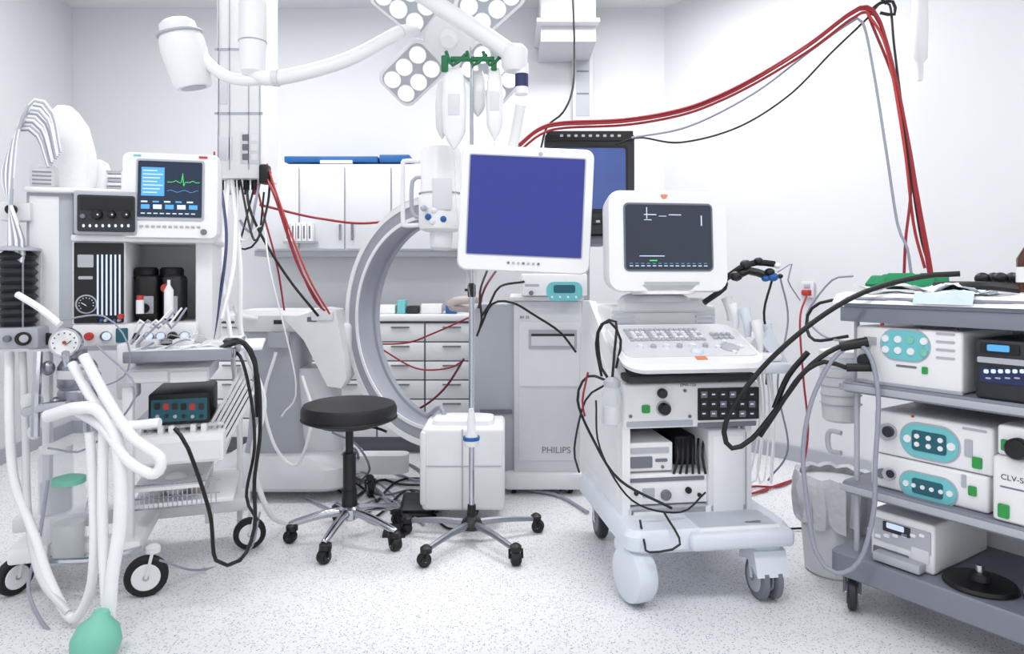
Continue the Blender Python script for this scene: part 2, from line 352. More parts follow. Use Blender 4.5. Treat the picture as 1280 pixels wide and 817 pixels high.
b.tube([(-.075,-.01,1.71),(-.06,-.02,1.4),(.0,-.03,1.0),(0,-.03,.57)],.003,CLR,n=6); b.tube([(.1,-.01,1.75),(.09,0,1.6),(.02,-.02,1.5),(.012,-.02,.9),(.01,-.02,.57)],.003,CLR,n=6)
b.done()
# ---------------------------------------------------------------- x-ray C-arm
b=B('xray_c_arm',-.37,3.38)
ang=math.radians(-37); b.T=Matrix.Translation((0,0,.925))@Matrix.Rotation(ang,4,'Z')
R=.61; ww=.075; th=.105; rings=[]
for i in range(61):
    a=math.radians(72+(292-72)*i/60); c,sn=math.cos(a),math.sin(a)
    rings.append([(c*r,y,sn*r) for r,y in ((R-th,-ww),(R-th,-ww*.6),(R-th+.015,-ww*.55),(R-th+.015,ww*.55),(R-th,ww*.6),(R-th,ww),(R,ww),(R+.012,ww*.8),(R+.012,-ww*.8),(R,-ww))])
b.loft(rings,RG)
for r0,r1 in ((R-.03,R-.002),(R-th+.002,R-th+.02)):
    b.loft([[(math.cos(a)*r,y,math.sin(a)*r) for r,y in ((r0,-ww-.006),(r0,-ww+.001),(r1,-ww+.001),(r1,-ww-.006))] for a in [math.radians(74+216*i/60) for i in range(61)]],WH)
b.T=Matrix.Identity(4)
b.box(-.045,.335,-.27,.03,.075,.455,WM,.02,3)
b.box(-.052,-.02,-.28,.04,.1,.44,WM,.015); b.box(.14,.146,-.2735,-.26,.085,.45,LG); b.box(-.03,.32,-.275,-.265,.28,.284,LG)
b.tube([(.05,-.1,.45),(.02,-.05,.51),(-.05,.02,.45)],.012,GY)
b.loft([ringXY(z,.14,-.12,w,d,.04) for z,w,d in ((.45,.3,.2),(.475,.28,.19),(.48,.2,.16))],WM)
cx=b.ux(551,-.2); cy=-.18
b.lathe((cx,cy,1.36),(0,0,1),[(.075,0),(.1,.01),(.105,.03),(.105,.16),(.095,.18),(.095,.36),(.085,.39),(.03,.4)],WH,32)
b.lathe((cx,cy,1.27),(0,0,1),[(.03,0),(.05,.015),(.055,.09)],WM,24)
b.box(cx-.03,cx+.06,cy-.11,cy-.09,1.45,1.6,OW,.01); b.lathe((cx,cy,1.535),(0,0,1),[(.106,0),(.106,.004)],LG,32)
for dx,dz,m in ((-.05,.06,BL),(-.02,.09,WH),(.02,.05,BL),(-.07,.1,LG),(-.03,.04,WH)): b.ell((cx+dx,cy-.1,1.36+dz),(.015,.015,.015),m)
b.tube([(cx-.1,cy,1.69),(cx-.17,cy,1.69),(cx-.18,cy,1.66),(cx-.18,cy,1.42),(cx-.17,cy,1.39),(cx-.1,cy,1.39)],.011,WH,n=10,step=.01)
b.tube([(cx-.1,cy+.03,1.62),(cx-.14,cy+.03,1.6),(cx-.14,cy+.03,1.45),(cx-.1,cy+.03,1.43)],.01,LG,n=10)
b.box(cx-.02,cx+.02,cy,cy+.2,1.42,1.5,LG,.01)
p=b.Li@W(437,440,3.72)
b.box(p.x-.10,p.x+.03,p.y-.09,p.y+.07,.62,.9,WH,.03,3)
b.done()
b=B('fluoroscopy_base_unit',-1.1,3.5)
b.prismXZ([(b.ux(355,0),.92),(b.ux(400,0),.985),(b.ux(418,0),.975),(b.ux(430,0),.72),(b.ux(432,0),.62),(b.ux(425,0),.57),(b.ux(408,0),.58),(b.ux(378,0),.82)],.02,.2,WH)
b.box(b.ux(388,0),b.ux(416,0),.0,.03,.92,.97,WM,.01)
b.loft([ringXY(z,b.ux(357,.2),.2,w,d,.08) for z,w,d in ((.86,.42,.3),(.89,.47,.34),(.945,.47,.34),(.97,.42,.3))],WH)
b.loft([ringXY(z,b.ux(352,.2),.22,w,.3,.05) for z,w in ((.2,.34),(.3,.3),(.62,.25),(.8,.28),(.87,.36))],LG)
b.loft([ringXY(z,b.ux(395,.2),.22,w,.22,.05) for z,w in ((.2,.3),(.5,.24),(.66,.2))],OW)
b.loft([ringXY(z,b.ux(362,.2),.22,w,d,.12) for z,w,d in ((.05,.7,.5),(.07,.74,.54),(.16,.72,.52),(.22,.55,.42))],OW)
b.loft([ringXY(z,b.ux(450,.2),.3,.5,.12,.05) for z in (.06,.16)],WM)
b.pb(342,400,352,405,.01,.01,DG); b.plate(336,415,362,434,.02,LG,t=.015); b.plate(384,396,396,402,.02,MG)
b.tube([(b.ux(322,0),.0,.93),(b.ux(300,0),-.02,.95),(b.ux(296,0),-.02,1.0)],.012,WH)
for x in (b.ux(305,.1),b.ux(470,.2)): b.caster(x,.05,.04,.03,ang=20,hub=MG,cov=DG)
b.ct([(378,470,3.45),(390,520,3.35),(372,580,3.35),(345,560,3.35),(330,500,3.4),(345,440,3.45)],.008,WHS)
b.done()
# ---------------------------------------------------------------- imaging workstation cart
b=B('imaging_workstation_cart',.1,3.58)
x0,x1=b.ux(590,0),b.ux(727,0); xs=b.ux(642,0)
b.box(xs,x1,0,.5,.1,1.02,OW,.012)
b.prismXZ([(x0,.1),(x0,.95),(x0+.03,1.0),(xs+.01,1.0),(xs+.01,.1)],.03,.48,LG)
b.box(xs-.02,x1+.01,-.02,.52,1.02,1.045,WM,.01)
b.plate(649,402,724,482,0,WM,t=.008); b.plate(661,412,721,436,-.008,LG,t=.006); b.plate(664,420,718,432,-.014,OW,t=.006); b.plate(664,417,718,420,-.014,DG,r=.001,t=.003)
b.plate(649,486,724,575,0,OW,t=.006); b.text('PHILIPS',677,566,-.006,.048,MG); b.text('BV 25',650,398,0,.02,DG)
b.box(xs-.05,x1+.02,-.03,.5,.03,.12,WM,.02)
b.pb(600,512,640,517,.02,.02,MG)
b.tube([(x0+.05,-.01,1.03),(x0-.09,-.06,1.02),(x0-.1,-.04,.99),(x0-.02,.02,.98)],.022,SKN,n=10)
for x in (xs,x1-.06): b.caster(x,.03,.03,.025,ang=10)
b.done()
b=B('insufflator_unit',.2,3.5,1.047); x0,x1=b.ux(652,0),b.ux(734,0)
b.box(x0,x1,0,.35,0.001,.115,WH,.008); b.plate(683,352,728,376,0,TE,r=.04,t=.004); b.plate(692,356,719,366,-.004,TD,r=.01,t=.002)
for i in range(4): b.knob(690+i*10,371,-.004,.006,.004,WH)
b.plate(656,355,674,358,0,LG); b.knob(664,366,0,.012,.01,MG)
b.box(x0,x1,.02,.34,.115,.125,CLR)
b.done()
b=B('crt_monitor_stand',.38,4.12); x0,x1=b.ux(700,0),b.ux(750,0)
b.box(x0+.02,x1-.05,.1,.25,.08,1.34,LG,.01); b.box(x0-.05,x1+.05,-.2,.3,1.34,1.385,MG,.01); b.box(x0-.1,x1+.05,0.05,.35,.06,.1,LG,.01)
for x in (x0,x1): b.caster(x,.08,.03,.02); b.caster(x,.32,.03,.02)
b.done()
b=B('crt_monitor',.38,3.88,1.387); cx=b.ux(737,0); w=b.ux(793,0)-b.ux(681,0)
b.loft([ringXZ(y,cx,z,ww,hh,.02) for y,z,ww,hh in ((.4,.27,.3,.3),(.2,.29,w*.9,.52),(.1,.29,w,.56),(0,.29,w,.57))],DG)
b.plate(690,182,785,265,0,BK,r=.02,t=.006); b.plate(693,185,782,261,-.006,DB,r=.02,t=.004)
b.plate(683,164,791,176,0,BK,r=.003,t=.01)
for i in range(9): b.plate(700+i*9,168,704+i*9,171,-.01,LG,t=.002)
b.plate(740,272,786,280,0,BK,t=.01)
for i in range(4): b.plate(745+i*9,275,750+i*9,278,-.01,LG,t=.002)
b.box(cx-.2,cx+.2,0.02,.3,0,.03,BK)
b.done()
# ---------------------------------------------------------------- ultrasound machine
b=B('ultrasound_machine',.41,2.5,0,8)
prof=[(-.0,.26),(-.0,.75),(.05,.79),(.3,.93),(.48,1.04),(.6,1.04),(.64,.9),(.66,.3),(.58,.2),(.1,.2)]
b.prismYZ(prof,-.005,.025,WH); b.prismYZ(prof,.475,.5,OW)
b.prismYZ([(.06,.32),(.06,.7),(.3,.84),(.5,.93),(.56,.9),(.58,.32)],-.008,-.004,WM)
b.box(.02,.48,.45,.6,.22,1.0,OW); b.box(.02,.48,0,.46,.265,.29,WM); b.box(.02,.48,.3,.45,.29,.6,DG)
b.pb(779,480,948,537,-.012,.46,WH,.012,3)
b.plate(872,485,948,525,-.012,BK,r=.004,t=.005)
for i in range(6):
    for j in range(3): b.plate(876+i*12,489+j*12,884+i*12,497+j*12,-.017,(DG if (i+j)%3 else MG),r=.001,t=.002); b.plate(878+i*12,492+j*12,882+i*12,493.5+j*12,-.019,GL,r=.0005,t=.0006)
b.knob(827,491,-.012,.018,.02,DG); b.knob(829,510,-.012,.028,.012,LG); b.knob(829,510,-.02,.022,.03,BK); b.plate(802,506,812,516,-.012,GB,r=.006,t=.006)
for u,v in ((788,520),(856,488),(862,520)): b.knob(u,v,-.012,.006,.006,MG)
b.plate(783,527,866,534,-.012,LG,t=.002); b.text('EPW-100',850,483,-.012,.016,DG); b.plate(872,528,945,534,-.012,MG,t=.002)
def dev(u0,v0,u1,v1,y,m=OW): b.pb(u0,v0,u1,v1,y,.26,m,.006)
dev(783,554,841,590,.02,WH); b.plate(788,560,836,567,.02,LG); b.plate(788,571,815,585,.02,MG,t=.005); b.plate(819,573,834,577,.02,MG); b.knob(828,583,.02,.006,.006,MG)
dev(783,594,884,632,.01,WH); b.plate(786,598,880,603,.01,MG); b.knob(795,616,.01,.009,.008,DG); b.knob(832,618,.01,.02,.012,MG); b.knob(860,612,.01,.012,.012,BK); b.knob(874,618,.01,.008,.012,BK); b.plate(803,610,818,622,.01,LG)
dev(787,635,884,656,0.0,LG); b.plate(792,640,830,652,0,WH,t=.005); b.knob(845,644,0,.006,.006,RP); b.knob(860,644,0,.006,.006,RP); b.plate(868,640,880,650,0,DG)
b.pb(843,545,884,592,.12,.2,BK,.01)
for i in range(6): b.ct([(845+i*7,548,2.6),(848+i*6,570,2.55),(842+i*8,592,2.54)],.005,BK)
b.pb(885,537,937,650,.0,.42,OW,.012); b.pb(892,545,930,640,-.004,.01,WM,.01)
x1=b.ux(988,-.16)
b.loft([ringXY(z,(x1-.03)/2,.2,x1+.05-i,.74-i,.05) for z,i in ((.19,.03),(.205,0),(.25,0),(.27,.03))],PB)
b.box(.18,x1,-.2,.1,.2,.262,PB,.02,3); b.box(.22,x1-.04,-.17,.0,.255,.27,WH,.006)
fx=b.ux(793,-.1)
b.caster(fx,-.1,.075,.05,ang=20,mt=MG,hub=PB,cov=PB)
b.lathe((fx-.045,-.12,.105),(1,.25,0),[(.075,0),(.092,.008),(.096,.03),(.096,.07),(.086,.085)],PB,28)
b.box(fx-.05,fx+.06,-.12,0,.15,.21,PB,.02)
fx=b.ux(955,-.13)
for dx in (-.025,.025): b.caster(fx+dx,-.13,.075,.028,ang=0,mt=MG,hub=LG,cov=PB)
b.box(fx-.055,fx+.055,-.16,-.02,.135,.205,PB,.02,3); b.prismYZ([(-.2,.1),(-.17,.18),(-.1,.2),(-.06,.2),(-.06,.12),(-.12,.14)],fx-.06,fx+.06,PB)
for x in (.05,.5): b.caster(x,.5,.075,.04,ang=0,mt=DG,hub=MG,cov=PB)
b.box(.0,.5,-.05,.45,.762,.79,DG,.01)
b.box(.12,.4,.05,.45,.79,.9,OW,.02)
b.T=Matrix.Translation((.235,.02,.885))@Matrix.Rotation(math.radians(20),4,'X')
b.loft([ringXY(z,0,0,.54-i,.36-i,.07) for z,i in ((-.035,.1),(-.02,.02),(.0,0),(.016,.02))],WH)
b.loft([ringXY(z,0,.02,.5,.27,.03) for z in (.0155,.0195)],OW)
for j in range(5):
    for i in range(15): b.box(-.2+i*.02,-.2+i*.02+.015,.01+j*.022,.026+j*.022,.019,.026,(WH if (i*j)%4 else LG),.002)
for i in range(8): b.box(.13+(i%4)*.022,.146+(i%4)*.022,.02+(i//4)*.03,.038+(i//4)*.03,.019,.028,LG,.003)
for i in range(6): b.lathe((-.18+i*.05,-.04,.019),(0,0,1),[(.011,0),(.01,.012)],(WH,LG)[i%2],14)
b.ell((.02,-.085,.02),(.024,.024,.016),PB); b.lathe((.16,-.05,.019),(0,0,1),[(.035,0),(.035,.004)],LG,24)
for i in range(4): b.lathe((.16+.045*math.cos(i*1.57),-.05+.045*math.sin(i*1.57),.019),(0,0,1),[(.009,0),(.009,.008)],WH,12)
b.box(.0,.04,-.14,-.11,.016,.0185,ORG,.001)
b.T=Matrix.Identity(4)
b.box(.02,.47,.24,.5,.9,1.03,WH,.015,3); b.box(.06,.43,.22,.3,1.0,1.06,WM,.02,3)
for i in range(5): b.box(.025,.12,.232,.242,.92+i*.02,.93+i*.02,PB); b.box(.38,.46,.232,.242,.92+i*.02,.93+i*.02,PB)
b.box(.18,.32,.235,.242,.93,.95,MG); b.box(.14,.2,.235,.242,.97,.985,WH)
mx=b.ux(834,.12)
b.lathe((mx,.27,1.05),(0,0,1),[(.15,0),(.13,.02),(.08,.035),(.08,.07)],OW,28)
b.T=Matrix.Translation((mx,.12,1.285))@Matrix.Rotation(math.radians(-3),4,'X')
b.loft([ringXZ(y,0,z,ww,hh,r) for y,z,ww,hh,r in ((.36,-.0,.26,.24,.06),(.22,.0,.38,.32,.07),(.08,0,.47,.38,.06),(.0,0,.485,.395,.055),(-.015,0,.475,.385,.05))],WH)
b.loft([ringXZ(y,.0,.015,.36,.265,.02) for y in (-.014,-.018)],MG)
b.loft([ringXZ(y,.0,.015,.345,.25,.012) for y in (-.018,-.021)],SC)
for x,z,w,h in ((-.09,.085,.003,.045),(-.1,.1,.05,.003),(.0,.1,.05,.003),(-.1,.08,.03,.0025),(-.04,.095,.03,.002),(.13,.06,.004,.04),(-.12,-.06,.1,.003)): b.box(x,x+w,-.0225,-.0205,z,z+h,GL)
for i in range(14): b.box(-.16+i*.023,-.16+i*.023+.014,-.0225,-.0205,-.098,-.095,GL); b.box(-.16+i*.023,-.16+i*.023+.012,-.0225,-.0205,-.088,-.086,GC)
b.box(-.08,-.05,-.0225,-.0205,-.078,-.074,GG); b.lathe((-.015,-.012,.178),(0,-1,.3),[(.014,0),(.014,.004)],ORG,14)
b.box(-.1,.12,-.02,-.012,-.165,-.158,LG)
b.loft([ringXY(z,0,.06,w,.15,.04) for z,w in ((-.205,.22),(-.17,.3))],WH)
b.T=Matrix.Identity(4)
for u,v0,v1,y,r,m in ((915,380,410,.1,.02,WH),(930,385,420,.06,.022,PB),(945,400,440,.02,.022,WH),(958,405,450,.05,.02,PB),(908,372,400,.2,.022,WH)):
    a=b.sight(u,v0,y); c=b.sight(u+5,v1,y); b.tube([a,(a+c)/2+Vector((0,-.01,0)),c],r,m,n=12,rad=(r,r*.55))
b.box(.5,.6,-.05,.25,.83,.86,WH,.012); b.box(.5,.62,-.08,.05,.79,.83,PB,.012)
b.prismXZ([(.54,.9),(.64,.78),(.66,.8),(.58,.95)],.0,.03,PB); b.prismXZ([(.5,.86),(.6,.8),(.64,.85),(.56,.93)],.06,.12,WH)
for i in range(4): b.ct([(920+i*12,430,2.6),(925+i*14,520,2.58),(915+i*16,590,2.6),(935+i*10,600,2.6),(950+i*6,520,2.62),(945+i*6,450,2.62)],.0035,WHS)
p=b.sight(767,505,-.08)
b.lathe((p.x,-.06,p.z-.08),(0,0,1),[(.03,0),(.036,.01),(.036,.11),(.025,.14)],CLR); b.lathe((p.x,-.06,p.z-.07),(0,0,1),[(.03,0),(.03,.06)],LIQ); b.lathe((p.x,-.06,p.z+.06),(0,0,1),[(.03,0),(.03,.02),(.012,.035)],LG)
b.ct([(752,470,2.5),(745,430,2.5),(752,405,2.5),(770,402,2.5),(768,440,2.45),(765,478,2.42)],.005,BK)
b.ct([(770,460,2.45),(776,425,2.45),(762,402,2.45),(748,415,2.5),(752,460,2.48),(768,480,2.42)],.005,BK)
b.ct([(765,478,2.45),(735,470,2.5),(722,500,2.55),(742,550,2.5),(775,600,2.48),(840,635,2.45)],.005,BK)
b.ct([(758,480,2.45),(732,500,2.5),(718,560,2.55),(724,590,2.6)],.004,BK)
b.ct([(745,500,2.45),(750,560,2.42),(790,625,2.4),(850,640,2.45),(882,615,2.48)],.0035,BK)
b.ct([(800,650,2.4),(806,680,2.32),(812,690,2.3),(850,680,2.3),(830,640,2.4)],.004,BK)
b.ct([(735,465,2.5),(728,500,2.5),(731,520,2.5)],.004,RD)
b.done()
b=B('endoscope_camera_holder')
b.ct([(905,350,2.75),(925,335,2.7),(945,328,2.7),(968,330,2.7)],.013,BK)
b.ct([(918,348,2.7),(935,338,2.7),(960,345,2.7)],.016,BK)
for u,v,r,m in ((920,345,.025,BK),(932,330,.022,DG),(948,326,.018,BK),(962,340,.02,BK),(966,346,.022,BL),(957,348,.016,BL),(972,332,.014,WH),(975,345,.012,BK)): b.ell(W(u,v,2.69),(r,r,r*.8),m)
b.ct([(965,350,2.7),(955,390,2.7),(960,430,2.75),(958,480,2.8)],.005,BK)
b.ct([(972,340,2.7),(990,330,2.75),(985,350,2.75),(1000,375,2.8)],.003,GY)
b.ct([(975,345,2.7),(985,400,2.8),(972,480,2.8),(985,560,2.8),(960,600,2.9)],.004,GY)
b.ct([(880,378,2.7),(905,360,2.72),(905,350,2.75)],.012,BK)
b.done()
# ---------------------------------------------------------------- anaesthesia machine
b=B('anaesthesia_machine',-1.5,2.6,0,18)
b.pb(32,238,92,437,0,.4,LG,.01); b.pb(36,244,74,432,-.006,.01,WM,.006); b.pb(60,235,262,440,.38,.04,WM)
b.pb(28,232,175,239,-.03,.45,WH,.008); b.pb(244,296,266,440,.03,.36,WM,.01); b.pb(88,293,268,301,-.03,.42,WH,.006)
b.pb(90,301,157,406,0,.3,WM,.004); b.plate(93,303,155,404,0,BK,t=.006)
for i in range(6): b.pb(121+i*5.5,318,123+i*5.5,394,-.012,.006,GL)
for i in range(6): b.knob(122+i*5.5,400,-.006,.006,.02,(BK,BL,LG)[i%3])
b.knob(108,380,-.006,.036,.006,LG,28); b.knob(108,380,-.012,.031,.002,BK,28)
for k in range(10):
    a=math.radians(-220+26*k); q=b.sight(108,380,-.013); b.box(q.x+.024*math.cos(a)-.0015,q.x+.024*math.cos(a)+.0015,-.0155,-.0135,q.z-.024*math.sin(a)-.0015,q.z-.024*math.sin(a)+.0015,GL)
q=b.sight(108,380,-.013); b.box(q.x-.018,q.x+.002,-.0165,-.0145,q.z-.001,q.z+.001,GL,rot=Matrix.Rotation(.6,3,'Y'))
b.plate(97,318,117,334,-.006,LG,t=.002); b.plate(98,345,116,349,-.006,LG,t=.002)
b.pb(90,406,246,433,-.02,.4,WH,.006)
for u,r,m in ((133,.02,CH),(170,.014,DG),(186,.018,CH),(201,.018,CH),(216,.018,DG),(231,.02,CH)): b.knob(u,420,-.02,r,.02,m); b.knob(u,420,-.04,r*.75,.003,GL if m is CH else BK)
b.plate(145,410,160,428,-.02,TD,t=.004); b.knob(112,420,-.02,.015,.025,RP); b.knob(152,395,-.01,.01,.03,RP)
for u0,u1,v0,m in ((168,198,343,BK),(202,228,343,DG)):
    b.pb(u0,v0,u1,402,.08,.16,m,.02,3); a=b.sight((u0+u1)/2,v0,.15); b.lathe((a.x,.15,a.z-.01),(0,0,1),[(.045,0),(.045,.03),(.038,.04)],BK); b.plate(u0+6,370,u1-6,392,.08,LG,t=.003)
b.knob(180,385,.07,.02,.03,BK); b.knob(208,360,.07,.018,.03,RP); b.plate(162,318,176,330,.37,OW,t=.01); b.knob(168,322,.36,.02,.02,DG)
q=b.sight(211,372,.0); b.lathe((q.x,0,q.z-.08),(0,0,1),[(.017,0),(.017,.11),(.006,.13),(.006,.15)],WH); b.lathe((q.x-.1,0,q.z-.06),(0,0,1),[(.014,0),(.014,.05),(.006,.06)],WH)
b.cyl((q.x-.1,0,q.z-.01),(q.x-.1,0,q.z+.01),.012,RP)
for i in range(4): b.ct([(160+i*4,430,2.5),(175+i*10,400,2.48),(190+i*8,410,2.5),(215+i*6,385,2.6)],.004,(WHS,GY)[i%2])
b.pb(91,237,171,293,-.06,.36,LG,.01,3); b.plate(97,243,169,289,-.06,DG,r=.008,t=.006)
b.plate(100,246,166,262,-.066,BK,t=.002); b.knob(122,268,-.066,.018,.02,BK); b.knob(140,268,-.066,.014,.018,BK); b.knob(158,268,-.066,.014,.018,BK); b.knob(104,270,-.066,.009,.01,MG)
for u in (122,140,158): b.knob(u,268,-.086,.003,.002,GL,8)
for i in range(8): b.plate(103+i*8,280,106+i*8,284,-.066,GL,t=.002); b.plate(103+i*8,251,107+i*8,253,-.066,(GL,RP)[i%3==0],t=.0015)
# patient monitor
b.T=Matrix.Translation((b.ux(213,-.05),-.05,b.sight(213,244,-.05).z))@Matrix.Rotation(math.radians(-4),4,'Z')@Matrix.Rotation(math.radians(-4),4,'X')
b.loft([ringXZ(y,0,z,w,h,.025) for y,z,w,h in ((.3,-.0,.26,.24),(.12,0,.33,.31),(.02,0,.345,.335),(0,0,.335,.325))],WH)
b.loft([ringXZ(y,0,.02,.24,.235,.01) for y in (.001,-.004)],LG); b.loft([ringXZ(y,0,.022,.225,.215,.004) for y in (-.004,-.007)],S2)
b.box(-.1,-.02,-.0085,-.0065,-.005,.105,GC)
for i in range(7): b.box(-.094,-.045+.01*(i%3),-.0095,-.0084,.006+i*.014,.010+i*.014,GL)
zz=.05; pts=[(-.01,zz),(.01,zz),(.02,zz+.006),(.03,zz),(.04,zz),(.044,zz+.035),(.048,zz-.015),(.053,zz),(.07,zz),(.08,zz+.006),(.09,zz),(.105,zz)]
b.tube([(x,-.0085,z) for x,z in pts],.0013,GG,n=5,step=.02)
b.tube([(-.01+.01*i,-.0085,.015+.004*math.sin(i*1.3)) for i in range(12)],.001,GC,n=5,step=.02)
for i in range(5): b.box(-.1+i*.04,-.078+i*.04,-.0085,-.0065,-.03,-.024,(GL,GC)[i%2]); b.box(-.1+i*.042,-.07+i*.042,-.0085,-.0065,-.055,-.038,GL if i in (1,3) else GC)
for i in range(9): b.box(-.1+i*.022,-.086+i*.022,-.0085,-.0065,-.074,-.07,GL)
for i in range(12): b.box(-.125+i*.02,-.113+i*.02,-.006,.002,-.125,-.117,LG,.002)
b.box(-.13,-.105,-.004,.002,.148,.153,TE); b.box(.1,.13,-.005,.002,.148,.155,RP); b.lathe((.12,0,-.14),(0,-1,0),[(.012,0),(.01,.01)],MG,14)
b.T=Matrix.Identity(4); b.pb(175,293,262,297,.0,.2,LG)
for i in range(5): b.pb(120,212+i*5,158,216+i*5,.2,.2,(LG,WM)[i%2])
q=b.sight(158,225,.05); b.lathe((q.x,.05,q.z-.04),(0,0,1),[(.018,0),(.018,.07),(.01,.08)],WH); b.lathe((q.x,.05,q.z+.03),(0,0,1),[(.014,0),(.014,.02)],BL)
cx=b.ux(84,.1)
b.loft([ringXY(z,cx+o,.12,w,d,.03) for z,w,d,o in ((1.485,.15,.16,0),(1.54,.17,.18,.0),(1.64,.155,.15,.005),(1.74,.12,.13,.0),(1.79,.08,.1,-.01),(1.81,.05,.05,-.015))],CLO)
b.loft([ringXY(z,b.ux(112,.2),.25,w,.15,.03) for z,w in ((1.485,.12),(1.56,.13),(1.62,.09))],CLO)
b.pb(36,205,68,234,-.02,.1,CLR,.01); b.pb(38,210,66,233,.0,.08,WH,.01)
for i in range(4): b.pb(40,213+i*5,64,215+i*5,-.003,.003,MG)
for i in range(16):
    o=i*2.6
    b.ct([(76-o*.4,190+o*.5,2.5),(66-o*.5,140+o*.8,2.48),(44-o*.5,124+o,2.46),(24-o*.4,160+o,2.44),(16-o*.3,230,2.42),(10+o*.5,300,2.42),(12+o*.4,330,2.42)],(.0065 if i%3 else .0045),(WHS,LG,WHS,GY)[i%4])
# bellows
q=b.sight(22,362,-.05)
b.lathe((q.x,-.05,q.z-.15),(0,0,1),[(.05,0)]+[((.064,.05)[k%2],.01+k*.0145) for k in range(19)]+[(.04,.29)],DG,28)
for i in range(6):
    a=i*1.047; b.cyl((q.x+.073*math.cos(a),-.05+.073*math.sin(a),q.z-.15),(q.x+.073*math.cos(a),-.05+.073*math.sin(a),q.z+.14),.003,CLR,n=6)
b.lathe((q.x,-.05,q.z+.14),(0,0,1),[(.075,0),(.072,.01),(.03,.02)],LG,28); b.pb(-6,410,48,437,-.12,.2,LG,.01)
b.knob(30,423,-.12,.024,.02,BK); b.knob(30,423,-.14,.014,.004,LG); b.knob(10,423,-.12,.012,.02,MG); b.knob(60,423,-.03,.022,.015,BK)
b.pb(-4,252,38,275,-.03,.1,WM,.006); b.knob(15,262,-.03,.018,.02,BK)
# table
X1=b.ux(292,-.25); TZ=.882
b.box(b.ux(152,-.25),X1,-.25,.4,.862,.88,WH,.008); b.box(b.ux(154,-.25),X1-.005,-.262,-.25,.845,.885,ST,.004); b.box(X1-.004,X1+.008,-.25,.3,.85,.885,ST,.004)
b.box(X1-.02,X1+.09,.0,.4,.85,.866,WH,.006)
b.pb(158,462,262,480,-.2,.35,OW,.006); b.plate(163,465,210,478,-.2,WM,t=.006); b.plate(213,465,259,478,-.2,WM,t=.006)
b.pb(145,430,170,500,-.1,.1,WM,.01)
for u,w,h,m in ((215,26,10,WH),(240,12,14,CLR),(175,20,10,WM),(252,28,6,OW),(278,16,8,DG)):
    q=b.sight(u,440,-.1); b.box(q.x,q.x+w*.003,-.1,0,.88,.88+h*.003,m,.006)
for i in range(7): b.tube([Vector((b.ux(165+i*10,-.2),-.2+.03*(i%3),.886)),Vector((b.ux(190+i*10,-.15),-.1+.05*(i%2),.89+.02*(i%3))),Vector((b.ux(225+i*8,-.15),-.15+.06*(i%3),.887)),Vector((b.ux(262+i*3,-.1),-.05,.895))],.003,(WHS,GY,CLR)[i%3],n=6)
zs=b.sight(180,534,-.1).z
b.box(b.ux(160,-.08),b.ux(280,-.08),-.08,.34,zs-.015,zs,WM,.004)
b.pb(185,493,262,533,-.1,.3,BK,.008); b.plate(189,500,259,528,-.1,TD,t=.004)
for i in range(6): b.plate(193+i*11,504,200+i*11,512,-.104,(BK,RP,DG)[i%3],t=.003); b.knob(197+i*11,520,-.104,.007,.01,(LG,DG)[i%2])
b.pb(165,548,280,585,-.16,.42,WH,.01); b.plate(170,556,275,580,-.16,WM,t=.006)
for i in range(8): b.box(b.ux(170,-.1)+i*.037,b.ux(170,-.1)+i*.037+.02,-.12,.15,b.sight(170,548,-.16).z,b.sight(170,548,-.16).z+.03,(WH,CLR,WM)[i%3],.004)
b.pb(165,612,255,616,-.13,.42,WM)
b.pb(162,632,292,638,-.1,.42,WM,.004)
for i in range(18): x=b.ux(168+i*6,-.1); b.cyl((x,-.1,.28),(x,-.1,.37),.002,CH,n=6)
for z in (.28,.32,.37): b.cyl((b.ux(166,-.1),-.1,z),(b.ux(275,-.1),-.1,z),.003,CH,n=6)
b.ell((b.ux(220,0),0,.34),(.05,.04,.045),CLO); b.ell((b.ux(248,0),0,.33),(.04,.04,.04),SKN); b.ell((b.ux(190,0),0,.33),(.05,.04,.04),CLO)
for i in range(6):
    b.T=Matrix.Translation((b.ux(278,0)+i*.012,.05,.64-i*.012))@Matrix.Rotation(math.radians(28),4,'Y'); b.box(-.006,.006,-.12,.12,-.12,.12,WM)
b.T=Matrix.Identity(4)
b.pb(152,485,166,695,-.17,.04,WM,.006); b.pb(256,480,266,655,.2,.04,WM,.006); b.pb(52,440,62,660,.2,.05,WM,.006); b.pb(296,460,303,655,.28,.03,WM,.006)
b.box(b.ux(10,-.1),b.ux(62,-.1),-.12,.4,.13,.19,WH,.012); b.box(b.ux(140,-.17),b.ux(178,-.17),-.2,.4,.15,.2,WH,.012)
b.box(b.ux(20,.25),b.ux(312,.25),.2,.34,.14,.2,WM,.01); b.box(b.ux(20,-.1),b.ux(160,-.1),-.1,-.02,.14,.18,WM,.01)
for u,yy,r,a in ((183,-.2,.072,-85),(18,-.04,.065,-40),(312,.14,.065,-85),(60,.3,.06,-75)): b.caster(b.ux(u,yy),yy,r,.035,ang=a,mt=RB,hub=WH,cov=WM)
b.tube([(b.ux(60,-.2),-.2,.16),(b.ux(120,-.2),-.2,.15),(b.ux(178,-.2),-.2,.17)],.012,CH)
